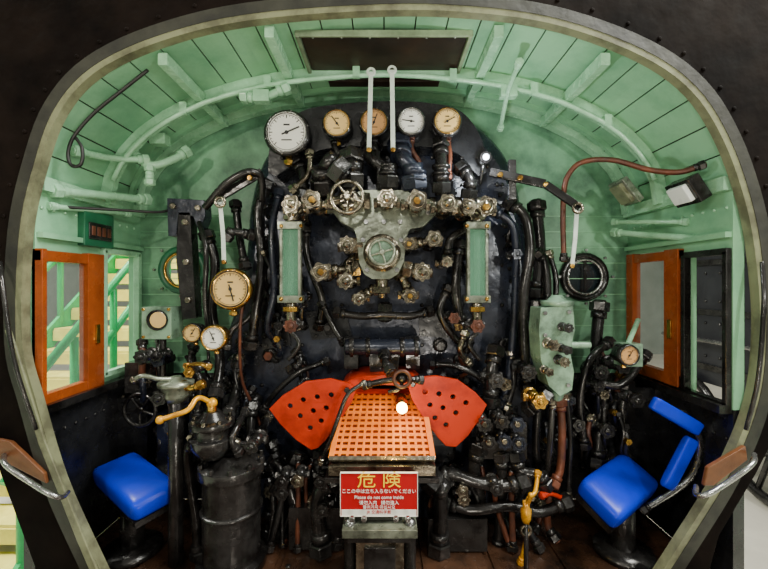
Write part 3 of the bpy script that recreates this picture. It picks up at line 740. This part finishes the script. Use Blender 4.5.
for pts,r,m in (
 ([(560,398,-.33),(562,430,-.33),(560,470,-.33),(552,488,-.35)],3.6,RUST),([(553,398,-.33),(550,440,-.33),(545,480,-.3),(530,500,-.3)],3,BLACK2),
 ([(566,392,-.33),(570,440,-.3),(568,500,-.3)],2.5,BLACK2),([(505,200,-.22),(524,215,-.25),(530,250,-.25),(524,290,-.25),(524,350,-.25),(530,395,-.28)],5,BLACK2),
 ([(490,208,-.22),(512,225,-.22),(516,260,-.2),(514,320,-.2),(508,380,-.22),(500,410,-.25)],4,BLUEB),
 ([(535,250,-.15),(545,262,-.15),(548,310,-.2)],4,BLACK2),([(536,200,-.1),(540,250,-.12),(536,300,-.12)],6,BLACK2),
 ([(496,345,-.22),(492,370,-.26),(490,410,-.28)],6,BLACK2),([(510,350,-.2),(514,380,-.24),(506,412,-.26)],3,BLACK2),
 ([(466,330,-.25),(460,350,-.25),(470,365,-.2)],3,SILV),
 ([(480,440,-.3),(474,470,-.28),(480,500,-.28),(478,556,-.28)],6,BLACK2),([(500,450,-.3),(502,480,-.3),(498,556,-.3)],5,BLACK2),
 ([(515,450,-.3),(520,470,-.32),(540,476,-.34),(548,490,-.34)],5,BLACK2),([(430,480,-.3),(450,474,-.32),(476,482,-.34),(506,486,-.34),(530,480,-.34)],6,BLACK2),
 ([(440,500,-.3),(470,510,-.34),(510,506,-.34),(540,512,-.34),(572,500,-.34)],5,BLACK2),([(538,470,-.36),(535,492,-.4),(528,500,-.42),(526,540,-.42),(520,565,-.42)],2,YBR),
 ([(525,410,-.3),(540,402,-.35),(548,390,-.34)],5,BLACK2),([(565,500,-.33),(552,494,-.36),(540,496,-.38)],2,ORANGE),
 ([(600,300,-.1),(596,350,-.12),(600,400,-.15),(596,470,-.2)],6,BLACK2),([(612,340,-.15),(590,360,-.2),(580,400,-.2),(585,450,-.2)],4,BLACK2),
 ([(548,250,-.1),(556,280,-.12),(552,330,-.14)],3,BLACK2),([(536,300,-.2),(534,340,-.22),(540,380,-.24),(536,440,-.24),(540,500,-.24)],4,BLACK2)):
    b.tube([at(*q) for q in pts],px(r,-.28),m,12,nuts=SILV if r<3.1 and m is BLACK2 else m)
b.done()
b=B('injector_valve_manifold')
b.box(at(498,436,-.26),(px(50,-.28),.10,px(36,-.28)),BLACK2)
for u,v in((484,424),(501,421),(517,424),(488,442),(504,441),(518,443)):
    valve(b,at(u,v,-.38),px(8,-.38),BLACK2,BLUEB if (u+v)%2 else BLACK2,depth=.08,side=False)
    b.hexn(at(u,v,-.41),OUT,.012,.02,SILV)
valve(b,at(539,401,-.45),px(8,-.45),BRASS,BRASS,depth=.10); valve(b,at(496,380,-.34),px(8,-.34),BLACK2,BLACK2,depth=.12)
valve(b,at(528,372,-.36),px(8,-.34),BLACK2,BLACK2,depth=.12); valve(b,at(454,318,-.3),px(6,-.3),BLACK2,RUST,depth=.12)
b.done(.004)
b=B('drain_cock'); p=at(526,512,-.46)
b.lathe(p-V((0,0,.04)),(0,0,1),[(0,.012),(.015,.018),(.05,.020),(.06,.012),(.08,.012)],YBR,14); b.bar(p+V((0,0,.02)),p+V((.01,-.02,.07)),.014,.010,YBR); b.ball(p+V((.01,-.02,.075)),.010,YBR)
b.torus(p-V((0,0,.07)),OUT,.018,.006,SILV); b.cyl(p-V((0,0,.04)),V((p.x,p.y,0.01)),.009,BLACK2); b.done()
b=B('fireman_side_equipment')
b.box(at(610,400,-.08),(.18,.10,.20),BLACK2); b.box(at(620,430,-.06),(.24,.10,.44),BLACK)
for u,v in((600,372),(622,366),(606,430),(636,400)): valve(b,at(u,v,-.24),.035,BLACK2,BLACK2,depth=.1)
b.tube([at(590,380,-.2),at(620,385,-.24),(1.18,-.2,.8)],.018,BLACK2,nuts=BLACK2)
b.tube([at(624,380,-.15),at(622,420,-.16),at(626,480,-.12),at(620,540,-.12)],.02,BLACK2,nuts=BLACK2)
b.box(at(628,354,-.36),(.08,.06,.09),GGREEN)
b.tube([at(628,344,-.36),at(634,330,-.3),at(638,320,-.2)],.01,GREEN_L)
b.done(.006)

# ---------------------------------------------------------------- left/backhead pipework
b=B('backhead_pipework')
for pts,r,m in (
 ([(243,300,-.3),(240,330,-.3),(242,380,-.25),(255,410,-.2),(262,430,-.2)],1.5,RUST),([(268,180,-.2),(258,210,-.22),(262,260,-.22),(256,310,-.22),(250,350,-.2)],5,BLACK2),
 ([(280,190,-.2),(272,230,-.25),(274,290,-.25),(268,330,-.22),(280,345,-.16)],3.5,BLUEB),([(224,240,-.25),(232,232,-.25),(256,236,-.2)],4,BLACK2),
 ([(205,230,-.15),(215,260,-.15),(212,310,-.15),(220,360,-.2),(214,400,-.3)],5,BLACK2),([(238,360,-.2),(236,390,-.22),(226,420,-.35)],4,BLACK2),
 ([(252,400,-.2),(250,440,-.25),(256,480,-.25),(250,520,-.25)],5,BLACK2),([(305,225,-.2),(308,260,-.22),(322,300,-.2),(318,330,-.16)],4,BLACK2),
 ([(450,285,-.2),(440,310,-.22),(452,335,-.2),(470,350,-.16)],4,BLACK2),([(460,240,-.2),(456,290,-.24),(462,330,-.2)],5,BLACK2),
 ([(320,300,-.2),(335,330,-.2),(345,345,-.2)],3,BLACK2),([(295,350,-.16),(300,362,-.2),(288,372,-.2)],4,BLACK2),
 ([(300,452,-.25),(290,480,-.28),(300,510,-.3),(330,518,-.32)],6,BLACK2),([(320,450,-.3),(318,480,-.34),(326,510,-.36)],4,BLACK2),
 ([(270,440,-.2),(280,470,-.22),(270,520,-.25)],4,BLACK2),([(345,475,-.35),(320,490,-.36),(322,556,-.36)],7,BLACK2),
 ([(425,475,-.35),(440,490,-.36),(438,556,-.36)],7,BLACK2),([(262,250,-.25),(300,330,-.14)],2,BLACK2),
 ([(330,360,-.2),(300,372,-.22),(276,392,-.22),(262,412,-.2)],3,BLACK2),([(430,365,-.2),(455,366,-.24),(480,378,-.24),(492,392,-.24)],3,BLACK2),
 ([(196,345,-.2),(190,360,-.24),(200,380,-.26),(196,420,-.3)],3,BLACK2),([(262,300,-.2),(246,320,-.22),(232,330,-.24),(226,350,-.24)],3,BLACK2),
 ([(235,200,-.15),(240,240,-.16),(246,270,-.18)],4,BLACK2)):
    b.tube([at(*q) for q in pts],px(r,-.28),m,12,nuts=SILV if r<2.5 else m)
b.done()
for u,v,r in((305,225,7),(238,362,9),(255,400,8),(262,468,9),(296,478,9),(310,500,8),(330,326,6),(452,470,9),(462,500,9),(448,448,7)):
    b=B('wash_out_plug'); p=at(u,v,-.12); 
    b.lathe(p,OUT,[(0,px(r,-.12)),(.02,px(r,-.12)),(.024,px(r*.75,-.12)),(.06,px(r*.7,-.12))],BLACK2,18); b.hexn(p+OUT*.075,OUT,px(r*.55,-.12),.03,BLACK2 if r!=9 else BLUEB)
    b.done()
def clutter(name,n,us,v0s,ys_,vmax=0):
    b=B(name)
    for i in range(n):
        u=random.choice([random.uniform(*k) for k in us]); v0=random.uniform(*v0s); y0=random.uniform(*ys_)
        du=random.uniform(-12,12); r=random.uniform(.006,.014); m=random.choice((BLACK2,BLACK2,BLUEB,BLACK,RUST))
        L=random.uniform(30,60)
        b.tube([at(u,v0,y0),at(u+du,v0+L*.4,y0-.03),at(u+du*.5,v0+L*.8,y0-.02),at(u+du*1.5,v0+L,y0+.02)],r,m,8,nuts=BLACK2)
        if i%3==0: valve(b,at(u+du,v0+L*.4,y0-.09),random.uniform(.02,.032),BLACK2,random.choice((BLACK2,SILV,BLUEB,BLACK2)),depth=.07)
        if i%4==1: b.hexn(at(u+du,v0+L*.5,y0-.04),OUT,.016,.03,random.choice((BRASS,SILV,BLACK2)))
    b.done(.0015)
clutter('driver_side_pipework',34,[(140,255)],(335,440),(-.22,-.08))
clutter('fireman_side_pipework',30,[(545,625)],(340,440),(-.2,-.08))
clutter('boiler_fittings',26,[(262,300),(462,520)],(200,380),(-.17,-.13))
b=B('floor_level_plumbing')
for i in range(38):
    u=random.choice((random.uniform(262,345),random.uniform(425,570))); v0=random.uniform(455,490); y0=-.16-random.random()*.12
    du=random.uniform(-14,14); r=random.uniform(.006,.016)
    b.tube([at(u,v0,y0),at(u+du,v0+18,y0-.04),at(u+du,v0+40,y0-.05),V((at(u,0,y0-.05).x,y0-.08,0.01))],r,random.choice((BLACK2,BLACK2,BLACK,RUST)),8,nuts=BLACK2)
    if i%3==0: valve(b,at(u+du,v0+25,y0-.13),.028,BLACK2,SILV if i%2 else BLACK2,depth=.08)
b.box(V((-.28,-.27,.1)),(.22,.16,.17),BLACK2); b.box(V((.3,-.27,.08)),(.24,.18,.13),BLACK2)
b.done(.002)

# ---------------------------------------------------------------- lights
def light(name,typ,loc,e,col=(1,1,1),size=.1,rot=None):
    l=bpy.data.lights.new(name,typ); l.energy=e; l.color=col
    if typ=='AREA': l.shape='RECTANGLE'; l.size=size; l.size_y=size*.5
    else: l.shadow_soft_size=size
    o=bpy.data.objects.new(name,l); o.location=loc
    if rot: o.rotation_euler=rot
    bpy.context.collection.objects.link(o); return o
light('fill_light_left','POINT',(-1.3,-2.4,1.8),62,(1,.93,.78),.04)  # added fill behind the camera, not a lamp of the hall
light('fill_light_right','POINT',(1.4,-2.3,1.6),60,(1,1,.90),.04)  # added fill from the right, out of view, for light and metal highlights
light('fill_light_low','POINT',(0.3,-2.3,.35),36,(1,.92,.78),.06)  # added low fill, throws light up onto the ceiling
light('fill_light_top','POINT',(-.2,-2.2,1.9),26,(1,.96,.84),.03)  # added small hard fill above the camera for highlights
light('cab_spot','POINT',at(485,157,-.40),4.5,(.9,.96,1),.01)
light('fire_lamp','POINT',at(396,424,-.60),1.7,(1,.58,.10),.01)
light('overhead_fill_left','AREA',(-3.5,0,4.5),600,(1,1,.90),3,(0,-.3,0))  # added area light, unseen, brightens the stairs and ground outside
light('overhead_fill_right','AREA',(3.0,-1.5,4.5),520,(1,1,.92),3,(0,.3,0))  # added area light, unseen, brightens the outside on the right
w=bpy.data.worlds.new('hall_ambient'); bpy.context.scene.world=w; w.use_nodes=True
w.node_tree.nodes['Background'].inputs[0].default_value=(.88,.86,.74,1); w.node_tree.nodes['Background'].inputs[1].default_value=.34
cam=bpy.data.cameras.new('camera'); cam.sensor_width=36; cam.lens=18; cam.clip_start=.02
co=bpy.data.objects.new('camera',cam); co.location=(0,CY,CZ); co.rotation_euler=(math.pi/2,0,0)
bpy.context.collection.objects.link(co); bpy.context.scene.camera=co
